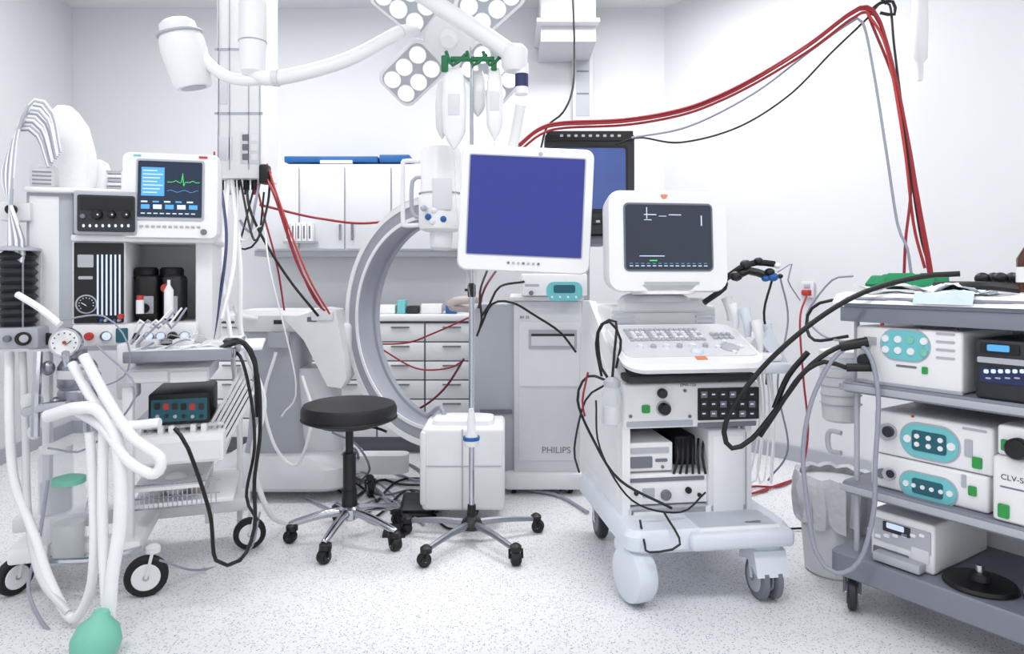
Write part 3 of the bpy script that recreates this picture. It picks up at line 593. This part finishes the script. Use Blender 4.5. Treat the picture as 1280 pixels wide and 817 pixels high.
# absorber
q=b.sight(97,478,-.15)
b.lathe((q.x,-.15,q.z-.1),(0,0,1),[(.05,0),(.062,.01),(.062,.07),(.055,.08),(.062,.09),(.062,.16),(.05,.18),(.03,.19),(.03,.22)],ST,28)
b.lathe((q.x,-.15,q.z-.09),(0,0,1),[(.066,0),(.066,.015)],DG,28); b.lathe((q.x,-.15,q.z+.02),(0,0,1),[(.064,0),(.064,.03)],LIQ,28)
q=b.sight(82,428,-.22); b.lathe(q,(-.1,-1,.1),[(.05,-.02),(.053,0),(.05,.008)],CH,28); b.lathe(q,(-.1,-1,.1),[(.043,.008),(.043,.0095)],WH,28); b.lathe(q,(-.1,-1,.1),[(.006,.009),(.006,.013)],RP,10)
for k in range(9):
    a=math.radians(-210+30*k); b.box(q.x+.034*math.cos(a)-.002,q.x+.034*math.cos(a)+.002,-.2345,-.2315,q.z-.034*math.sin(a)-.002,q.z-.034*math.sin(a)+.002,BK)
b.box(q.x-.001,q.x+.024,-.236,-.233,q.z-.001,q.z+.001,BK,rot=Matrix.Rotation(-.7,3,'Y'))
b.ct([(82,440,2.3),(84,455,2.32),(95,460,2.34)],.012,CH); b.ct([(48,440,2.35),(45,500,2.3),(44,545,2.3)],.014,CH); b.ct([(30,515,2.3),(60,508,2.3),(85,505,2.3)],.016,CH)
b.ct([(75,405,2.3),(50,385,2.31),(22,368,2.33)],.012,WHS); b.ct([(112,455,2.26),(110,540,2.28),(118,600,2.3),(112,640,2.32)],.014,CH)
for u,v in ((45,500),(43,540),(70,505),(60,460),(118,470)): b.ell(b.sight(u,v,-.18),(.022,.022,.026),(ST,LIQ)[u%2])
b.lathe(b.sight(42,500,-.2),(0,-1,0),[(.03,0),(.03,.03)],LIQ,20)
b.ct([(75,400,2.3),(130,395,2.28),(160,430,2.3),(155,470,2.35),(105,490,2.3)],.003,GY)
b.ct([(120,430,2.3),(170,490,2.25),(110,560,2.28),(60,560,2.3)],.0035,GY)
for u,v0,v1,y in ((86,600,700,-.1),(70,560,640,0)):
    q=b.sight(u,v1,y); t=b.sight(u,v0,y); h=t.z-q.z; b.lathe(q,(0,0,1),[(.05,0),(.056,.01),(.056,h*.85),(.045,h)],CLR,24); b.lathe(q+Vector((0,0,.008)),(0,0,1),[(.05,0),(.05,h*.45)],LIQ,24); b.lathe(t,(0,0,1),[(.054,-.01),(.054,.01),(.02,.02)],(TL,WH)[u==70],24)
# breathing hoses
b.ct([(12,440,2.45),(12,520,2.4),(18,600,2.37),(42,665,2.32),(62,725,2.27),(90,772,2.22),(112,740,2.2),(118,680,2.2),(116,600,2.22),(112,540,2.22)],.016,WHS,n=12,cor=.1)
b.ct([(105,445,2.25),(135,500,2.2),(165,545,2.18),(200,572,2.18),(192,592,2.18),(160,575,2.18),(130,535,2.2),(95,512,2.26)],.018,WHS,n=12,cor=.09)
b.ct([(90,455,2.28),(120,505,2.22),(150,530,2.2),(200,528,2.2)],.016,WHS,n=12,cor=.09)
b.ct([(60,520,2.25),(95,510,2.2),(125,515,2.2),(148,560,2.19),(150,650,2.18),(140,720,2.16),(136,772,2.14)],.021,WHS,n=14,cor=.07)
b.ct([(130,530,2.22),(128,620,2.2),(130,700,2.18),(134,765,2.14)],.017,WHS,n=12,cor=.09)
b.ct([(28,440,2.45),(32,540,2.4),(35,640,2.35),(50,720,2.27),(85,765,2.22)],.012,LIQ,n=10)
b.ct([(60,600,2.35),(48,680,2.32),(36,740,2.28),(70,795,2.2),(125,790,2.15)],.006,GY,n=8)
b.ct([(200,700,2.4),(250,712),(310,690),(325,640,2.8)],.004,GY)
q=b.Li@W(133,776,2.1); b.cyl(q+Vector((0,0,.02)),q-Vector((0,0,.02)),.02,CLR)
b.ct([(285,432,2.6),(305,430,2.5),(322,470,2.5),(325,540,2.55),(318,600,2.55),(318,660,2.5),(300,700,2.44),(270,700,2.44),(262,640,2.45),(235,560,2.4),(218,535,2.4)],.007,BK)
b.ct([(280,440,2.6),(300,445,2.5),(314,500,2.5),(318,560,2.55),(308,620,2.6),(322,650,2.55)],.006,BK)
b.ct([(275,436,2.6),(298,425,2.5),(318,450,2.5),(322,520,2.55)],.009,BK)
b.done()
b=B('reservoir_bag',W(122,797,2.07).x,2.05,0)
b.lathe((0,0,.008),(.12,.12,1),[(.04,0),(.066,.015),(.07,.045),(.056,.085),(.028,.11),(.02,.13)],TL,26); b.done()
# ---------------------------------------------------------------- endoscopy trolley
TX,TY,YW=1.135,2.36,-56.5
def TB(name): return B(name,TX,TY,0,YW)
b=TB('endoscopy_trolley'); Wd=.95; Dp=.5
for z0,z1,e in ((1.045,1.08,0),(.752,.789,0),(.405,.442,0),(.12,.2,.03)):
    b.loft([ringXY(z,Wd/2-e/2,Dp/2,Wd+i+e,Dp+i+e,.03) for z,i in ((z0,-.01),(z0+.006,0),(z1-.006,0),(z1,-.01))],TG)
b.box(.0,Wd,.005,.02,.995,1.045,TG,.004)
b.box(.0,Wd,-.003,.006,.758,.78,LG,.003); b.box(.0,Wd,-.003,.006,.411,.434,LG,.003)
for x in (.06,Wd-.06): b.box(x-.02,x+.02,.42,.47,.2,1.05,LG,.006)
b.box(.04,Wd-.04,.47,.485,.2,1.05,OW)
for x,y in ((.03,.03),(.03,.44),(Wd-.05,.05),(Wd-.05,.44)): b.caster(x,y,.055,.03,ang=30,mt=DG,hub=MG,cov=MG)
b.tube([(-.01,.03,.6),(-.05,.03,.6),(-.06,.03,.57),(-.05,.03,.53),(-.01,.03,.53)],.009,LG,step=.01)
b.cyl((.035,.05,.2),(.035,.05,1.05),.009,LG)
b.done()
def ovalpanel(b,u0,v0,u1,v1,y):
    a=b.sight(u0,v0,y);c=b.sight(u1,v0,y);d=b.sight(u0,v1,y); w=c.x-a.x;h=a.z-d.z;cx=(a.x+c.x)/2;cz=(a.z+d.z)/2
    b.loft([ringXZ(yy,cx,cz,w,h,h*.49,8) for yy in (y,y-.004)],TE); b.loft([ringXZ(yy,cx,cz,w*1.06,h*1.12,h*.55,8) for yy in (y+.001,y-.002)],LG)
    return cx,cz,w,h
b=TB('endoscopy_video_processor'); y=.02
b.zb(1070,1203,.79,.982,y,.36,WH,.01,3)
b.zb(1070,1203,.79,.80,y-.004,.01,LG)
cx,cz,w,h=ovalpanel(b,1102,411,1162,447,y)
for i in range(4):
    for j in range(2): b.lathe((cx-.06+i*.04,y-.004,cz-.018+j*.036),(0,-1,0),[(.012,0),(.011,.004)],(WH,TL)[(i+j)%4==3],14)
b.plate(1080,420,1096,430,y,LG); b.knob(1082,450,y,.022,.02,DG); b.knob(1082,430,y,.02,.015,LG); b.plate(1153,458,1160,467,y,GB,t=.005)
for i in range(4): b.plate(1170,415+i*10,1194,418+i*10,y,LG,t=.002)
b.plate(1120,455,1146,458,y,MG,t=.001); b.knob(1103,405,y,.006,.004,RP); b.knob(1196,412,y,.004,.004,DG)
b.done()
b=TB('video_recorder'); y=-.005
b.zb(1219,1320,.79,.965,y+.02,.36,DG,.008); b.plate(1226,428,1275,440,y+.02,BK,t=.004); b.plate(1234,430,1262,438,y+.016,GC,t=.002)
b.plate(1222,445,1300,452,y+.02,LG,t=.003); b.plate(1226,458,1300,476,y+.02,NB,t=.005)
for i in range(6): b.plate(1230+i*9,461,1236+i*9,466,y+.015,GL,t=.003)
for i in range(4): b.plate(1232+i*12,471,1239+i*12,473,y+.015,LG,t=.002)
b.done()
b=TB('xenon_light_source'); y=.045
b.zb(1092,1242,.556,.70,y,.36,WH,.01,3); cx,cz,w,h=ovalpanel(b,1127,526,1199,566,y)
b.loft([ringXZ(yy,cx,cz,w*.6,h*.62,.01) for yy in (y-.004,y-.006)],TD)
for i in range(3):
    for j in range(2): b.lathe((cx-.035+i*.035,y-.006,cz-.012+j*.026),(0,-1,0),[(.008,0),(.008,.003)],WH,12)
for sx in (-1,1): b.lathe((cx+sx*w*.38,y-.004,cz),(0,-1,0),[(.013,0),(.012,.004)],WH,14)
b.knob(1111,539,y,.028,.025,LG); b.knob(1111,539,y-.025,.018,.012,DG); b.plate(1216,570,1228,584,y,GB,t=.006); b.plate(1206,548,1216,570,y,LG); b.plate(1203,533,1234,536,y,LG,t=.002); b.knob(1141,520,y,.004,.004,RP)
b.done()
b=TB('endoscopy_camera_unit'); y=.04
b.zb(1088,1236,.443,.553,y,.36,WH,.01,3); cx,cz,w,h=ovalpanel(b,1126,586,1196,617,y)
b.loft([ringXZ(yy,cx,cz,w*.55,h*.6,.008) for yy in (y-.004,y-.006)],TD)
for i in range(4): b.lathe((cx-.04+i*.027,y-.006,cz),(0,-1,0),[(.007,0),(.007,.003)],WH,12)
for sx in (-1,1): b.lathe((cx+sx*w*.39,y-.004,cz),(0,-1,0),[(.01,0),(.009,.004)],WH,14)
b.knob(1103,591,y,.016,.014,MG); b.knob(1113,592,y,.02,.02,LG); b.knob(1113,592,y-.02,.013,.004,DG); b.plate(1211,606,1221,618,y,GB,t=.006); b.plate(1202,592,1208,608,y,LG)
b.done()
b=TB('endoscope_light_unit'); y=-.0
b.zb(1240,1320,.443,.63,y+.01,.34,WH,.01,3); b.zb(1246,1320,.632,.72,y+.02,.3,WH,.01,3)
b.plate(1248,628,1262,645,y+.01,GB,t=.006); b.text('CLV-S40',1251,598,y+.01,.022,DG); b.plate(1250,606,1290,608,y+.01,MG,t=.001); b.plate(1252,548,1264,562,y+.02,GB,t=.006); b.knob(1274,560,y+.01,.03,.03,BK)
b.done()
b=TB('thermal_printer'); y=.05; x0,x1=b.ux(1088,y),b.ux(1168,y)
b.box(x0,x1,y,y+.38,.201,.36,WH,.01,3)
b.plate(1093,645,1164,672,y,LG,t=.004); b.plate(1104,650,1138,662,y-.004,DG,t=.003); b.plate(1108,652,1130,659,y-.007,GL,t=.001)
for i in range(6): b.plate(1094+i*11,666,1101+i*11,670,y-.004,WH,t=.003)
b.plate(1140,682,1162,698,y,OW,t=.006); b.plate(1092,680,1136,690,y,MG,t=.003)
b.box(x0+.03,x0+.18,y-.045,y,.205,.235,LG,.006)
b.done()
b=TB('footswitch_disc'); x=b.ux(1225,.1)
b.lathe((x,.1,.201),(0,0,1),[(.09,0),(.1,.006),(.095,.016),(.03,.02),(.025,.04)],BK,36); b.lathe((x,.1,.22),(0,0,1),[(.012,0),(.012,.045)],CH,14); b.done()
b=TB('round_tin'); x=b.ux(1274,.02); b.lathe((x+.035,.1,.2015),(0,0,1),[(.05,0),(.05,.045),(.045,.05)],LG,28); b.lathe((x+.035,.1,.215),(0,0,1),[(.051,0),(.051,.015)],NB,28); b.done()
b=TB('sterile_drape')
zt=1.082
def cloth(x0,x1,y0,y1,z,m,amp=.008,nx=26,ny=18):
    vs=[];fs=[]
    for j in range(ny+1):
        for i in range(nx+1):
            x=x0+(x1-x0)*i/nx; yy=y0+(y1-y0)*j/ny
            zz=z+amp*(1+math.sin(x*37+yy*23)*.5+math.sin(x*71-yy*47)*.3+random.uniform(-.2,.2))
            if yy<-.002: zz=z-.012+( yy*1.2)
            vs.append((x,yy,zz))
    for j in range(ny):
        for i in range(nx): a=j*(nx+1)+i; fs.append((a,a+1,a+nx+2,a+nx+1))
    b.add(vs,fs,m)
cloth(-.02,.9,-.01,.48,zt,CLO); cloth(.25,.42,-.012,.2,zt+.008,LBC,.01); cloth(.02,.4,.05,.4,zt+.014,CLO,.018)
for i in range(6):
    a=random.uniform(-.6,.6); b.T=Matrix.Translation((.0+i*.035,.27+.02*(i%2),zt+.05))@Matrix.Rotation(a,4,'Z')@Matrix.Rotation(.5+.2*(i%3),4,'X'); b.box(-.045,.045,-.035,.035,-.008,.008,GCL,.008)
b.T=Matrix.Identity(4); b.done()
b=TB('flexible_endoscope')
b.tube([(.5,.2,zt+.03),(.42,.15,zt+.04),(.3,.18,zt+.04),(.2,.25,zt+.04),(.35,.33,zt+.04),(.6,.3,zt+.03)],.010,BK); b.tube([(.5,.1,zt+.03),(.4,.08,zt+.04),(.3,.1,zt+.03)],.013,BK)
for i in range(5): b.ell((.36+i*.025,.2+.02*(i%2),zt+.06),(.022,.018,.02),(BK,DG)[i%2])
b.done()
b=TB('amber_bottle'); x=b.ux(1290,.12); b.lathe((x,.12,zt+.02),(0,0,1),[(.035,0),(.038,.01),(.038,.1),(.016,.14),(.016,.155)],BRN,24); b.lathe((x,.12,zt+.05),(0,0,1),[(.0385,0),(.0385,.045)],WH,24); b.lathe((x,.12,zt+.17),(0,0,1),[(.018,0),(.018,.02)],WH,18); b.done()
b=B('suction_canister',W(1054,480,2.6).x,2.62,0)
b.lathe((0,0,W(0,527,2.6).z),(0,0,1),[(.055,0),(.065,.01),(.075,.22),(.075,.25),(.07,.27)],LIQ,28); b.lathe((0,0,W(0,445,2.6).z),(0,0,1),[(.078,0),(.078,.02),(.03,.03)],WH,28)
b.box(.05,.12,-.02,.02,.80,.84,LG,.006)
for k in range(5): b.lathe((0,0,.66+k*.035),(0,0,1),[(.0745,0),(.0755,.002)],LG,28)
b.done()
b=B('waste_bin',W(1042,650,2.66).x,2.66)
b.lathe((0,0,0),(0,0,1),[(.095,0),(.105,.01),(.13,.34),(.132,.35)],OW,32)
n=36; rr=[]
for z,r,a in ((.375,.125,.006),(.385,.14,.006),(.35,.15,.01),(.28,.145,.012),(.22,.138,.014),(.2,.136,.016)):
    rr.append([((r+a*math.sin(i*2.7+z*20))*math.cos(6.28318*i/n),(r+a*math.sin(i*3.9))*math.sin(6.28318*i/n),z+a*math.sin(i*1.9)) for i in range(n)])
b.loft(rr,BAG,caps=False)
b.lathe((0,0,.3),(0,0,1),[(.11,0),(.115,.02)],BAG,24); b.done()
wd=Vector((.845,-1.004,0)).normalized(); yawr=math.degrees(math.atan2(wd.y,wd.x))
p=W(1011,362,4.165)
b=B('wall_socket',p.x,p.y,p.z,yawr); b.box(-.04,.04,-.022,-.0005,-.05,.05,OW,.006); b.box(-.028,.028,-.026,-.02,-.035,.0,RP,.004); b.box(-.025,.02,-.05,-.026,-.03,.0,RP,.006); b.box(-.02,.02,-.026,-.02,.01,.035,LG,.003)
b.done()
# ---------------------------------------------------------------- cables
b=B('red_power_cable')
b.ct([(1008,370,4.05),(1000,400,3.95),(1004,470,3.9),(1010,540,3.9),(1000,590,3.9),(975,607),(940,608),(930,618),(960,612)],.006,RD)
A=[(648,184,3.75),(672,164,3.75),(700,156,3.75),(780,152,3.6),(850,140,3.45),(900,122,3.35),(950,96,3.25),(1010,58,3.1),(1060,20,3.02),(1083,11,3.0),(1100,28,2.97),(1118,90,2.93),(1134,170,2.9),(1146,250,2.87),(1160,332,2.85),(1166,380,2.85)]
for du,dv,k in ((0,0,0),(2,4,.6),(0,-3,.4)):
    b.ct([(u+du+k*3*math.sin(i),v+dv,d) for i,(u,v,d) in enumerate(A)],.0068,RD)
b.ct([(1085,18,3.0),(1120,110,2.95),(1138,220,2.9),(1132,300,2.9),(1130,345,2.9)],.006,RD)
b.ct([(1083,14,3.0),(1108,60,2.95),(1130,180,2.9),(1142,280,2.9),(1156,335,2.87)],.006,RP)
b.ct([(470,430,3.95),(510,428,3.95),(545,415,3.9),(590,395,3.85)],.005,RD); b.ct([(475,435,3.95),(520,460,3.9),(560,460,3.9),(580,450,3.9)],.005,RD)
b.ct([(580,448,3.7),(560,480,3.7),(540,500,3.7),(520,512,3.7),(500,515,3.8)],.006,DR)
b.done()
b=B('black_overhead_cable')
b.ct([(716,-10,3.9),(718,60,3.9),(716,110,3.85),(704,140,3.8),(684,158,3.8),(676,186,3.8)],.006,BK)
b.ct([(770,180,3.8),(800,172,3.7),(850,178,3.55),(920,160,3.4),(985,120,3.25),(1040,65,3.12),(1085,22,3.0),(1098,6,3.0),(1112,6,3.0),(1118,60,2.95),(1132,170,2.9),(1150,290,2.87),(1162,334,2.86)],.005,BK)
b.ct([(1108,5,3.0),(1100,-20,3.0),(1103,-190,3.0)],.006,BK); b.ct([(1090,12,3.0),(1100,4,3.0),(1116,2,3.0),(1118,18,2.99),(1100,16,3.0)],.007,BK)
b.done()
b=B('grey_overhead_cable')
b.ct([(790,172,3.7),(860,158,3.5),(940,118,3.3),(1010,66,3.15),(1060,30,3.05),(1078,28,3.0),(1092,90,2.95),(1108,190,2.9),(1122,280,2.88),(1134,310,2.85),(1140,350,2.85)],.006,GY)
b.done()
b=B('pull_cord',W(1150,60,3.1).x,3.1,2.2); b.cyl((0,0,-.08),(0,0,CZ-2.2),.002,GY,n=6); b.lathe((0,0,-.16),(0,0,1),[(.009,0),(.012,.01),(.014,.08),(.03,.1),(.034,.25),(.03,.42),(.018,.46)],WM,16); b.done()
b=B('endoscope_cable')
b.ct([(1080,428,2.28),(1060,430,2.3),(1035,440,2.32),(1005,465,2.35),(975,505,2.38),(940,548,2.4),(915,560,2.4),(905,540,2.4),(918,505,2.38),(960,452,2.35),(1020,400,2.3),(1080,365,2.25),(1150,346,2.2),(1200,342,2.15)],.009,BK,n=10)
b.ct([(1085,460,2.28),(1060,460,2.3),(1030,452,2.32),(1000,470,2.35),(970,515,2.38),(950,545,2.4)],.008,BK,n=10)
b.ct([(1085,427,2.27),(1050,433,2.3)],.017,BK,n=12); b.ct([(1090,459,2.27),(1058,459,2.3)],.014,BK,n=12)
b.ct([(1010,440,2.4),(985,470,2.4),(968,510,2.4)],.010,BK,n=10)
b.done()
b=B('grey_looped_cable')
b.ct([(1078,432,2.27),(1090,450,2.25),(1098,500,2.22),(1094,580,2.2),(1092,640,2.2),(1075,700,2.22),(1045,716,2.26),(1020,690,2.3),(1008,620,2.32),(1004,560,2.33),(1015,500,2.33),(1040,450,2.31),(1068,428,2.29)],.0075,GY,n=10)
b.ct([(1066,345,2.5),(1040,350,2.6),(1012,385,2.65),(1010,400,2.65),(1030,420,2.5),(1062,428,2.35)],.004,GY)
b.ct([(1090,380,2.5),(1040,375,2.55),(1015,385,2.6),(1008,405,2.6),(1018,425,2.5),(1060,420,2.4)],.006,BK)
b.done()
b=B('workstation_cable')
b.ct([(655,352,3.5),(625,358,3.4),(612,380,3.4),(602,395,3.45)],.006,BK)
b.ct([(720,440,3.5),(700,415,3.5),(670,395,3.5),(640,378,3.45),(615,380,3.45),(600,410,3.45)],.006,BK)
b.ct([(610,335,3.6),(600,365,3.5),(602,400,3.45),(596,420,3.45)],.006,BK); b.ct([(620,338,3.6),(606,360,3.5),(598,385,3.5)],.006,DR)
b.done()
b=B('floor_cable')
b.ct([(430,590),(470,610),(490,630),(520,618),(545,612),(600,608),(660,612),(700,620),(735,640)],.008,GY)
b.ct([(400,600),(440,560,3.6),(455,590),(480,585),(520,600),(545,590)],.008,GY)
b.ct([(420,610),(450,632),(470,645),(510,612),(540,640),(560,660),(600,660)],.006,BK)
b.ct([(440,625),(475,600),(500,605),(540,606)],.007,DG); b.ct([(380,620),(430,640),(480,622),(530,655)],.006,GY); b.ct([(450,575),(480,590),(510,580),(540,600)],.008,MG)
b.ct([(430,605),(450,590,3.5),(470,600),(520,640),(545,628)],.006,GY); b.ct([(460,640),(500,600),(560,600)],.006,BK)
b.ct([(415,540,3.5),(445,555,3.5),(462,585,3.5),(450,606),(480,618),(515,612),(548,620)],.006,MG)
b.ct([(440,600),(470,625),(455,645),(490,655),(520,640)],.005,BK)
b.ct([(545,640),(560,625),(580,615)],.006,BK); b.ct([(975,662),(1000,660),(1030,662)],.005,BK)
b.ct([(930,620),(960,610),(990,600)],.006,RD)
b.ct([(700,612),(730,600),(760,640)],.006,BK)
b.done()
b=B('foot_pedal',*G(520,650,0)[:2]); b.prismYZ([(0,0),(0,.02),(.16,.075),(.2,.07),(.2,0)],-.085,.085,BK); b.box(-.07,.07,.02,.14,.035,.06,DG,.005,rot=Matrix.Rotation(math.radians(18),3,'X')); b.done()
b=B('foot_pedal',*G(492,672,0)[:2]); b.prismYZ([(0,0),(0,.015),(.07,.035),(.08,0)],-.05,.05,BK); b.done()
# ---------------------------------------------------------------- world + camera
w=bpy.data.worlds.new('world'); bpy.context.scene.world=w; w.use_nodes=True
w.node_tree.nodes['Background'].inputs[0].default_value=(.97,.98,1,1); w.node_tree.nodes['Background'].inputs[1].default_value=1.08
cam=bpy.data.cameras.new('camera'); co=bpy.data.objects.new('camera',cam); bpy.context.collection.objects.link(co)
co.location=(0,0,H); co.rotation_euler=(math.radians(90),0,0); cam.sensor_width=36; cam.lens=F/1280*36; cam.shift_y=-(408.5-345)/1280; cam.clip_start=.05
bpy.context.scene.camera=co
try: bpy.context.scene.view_settings.view_transform='Standard'
except Exception: pass
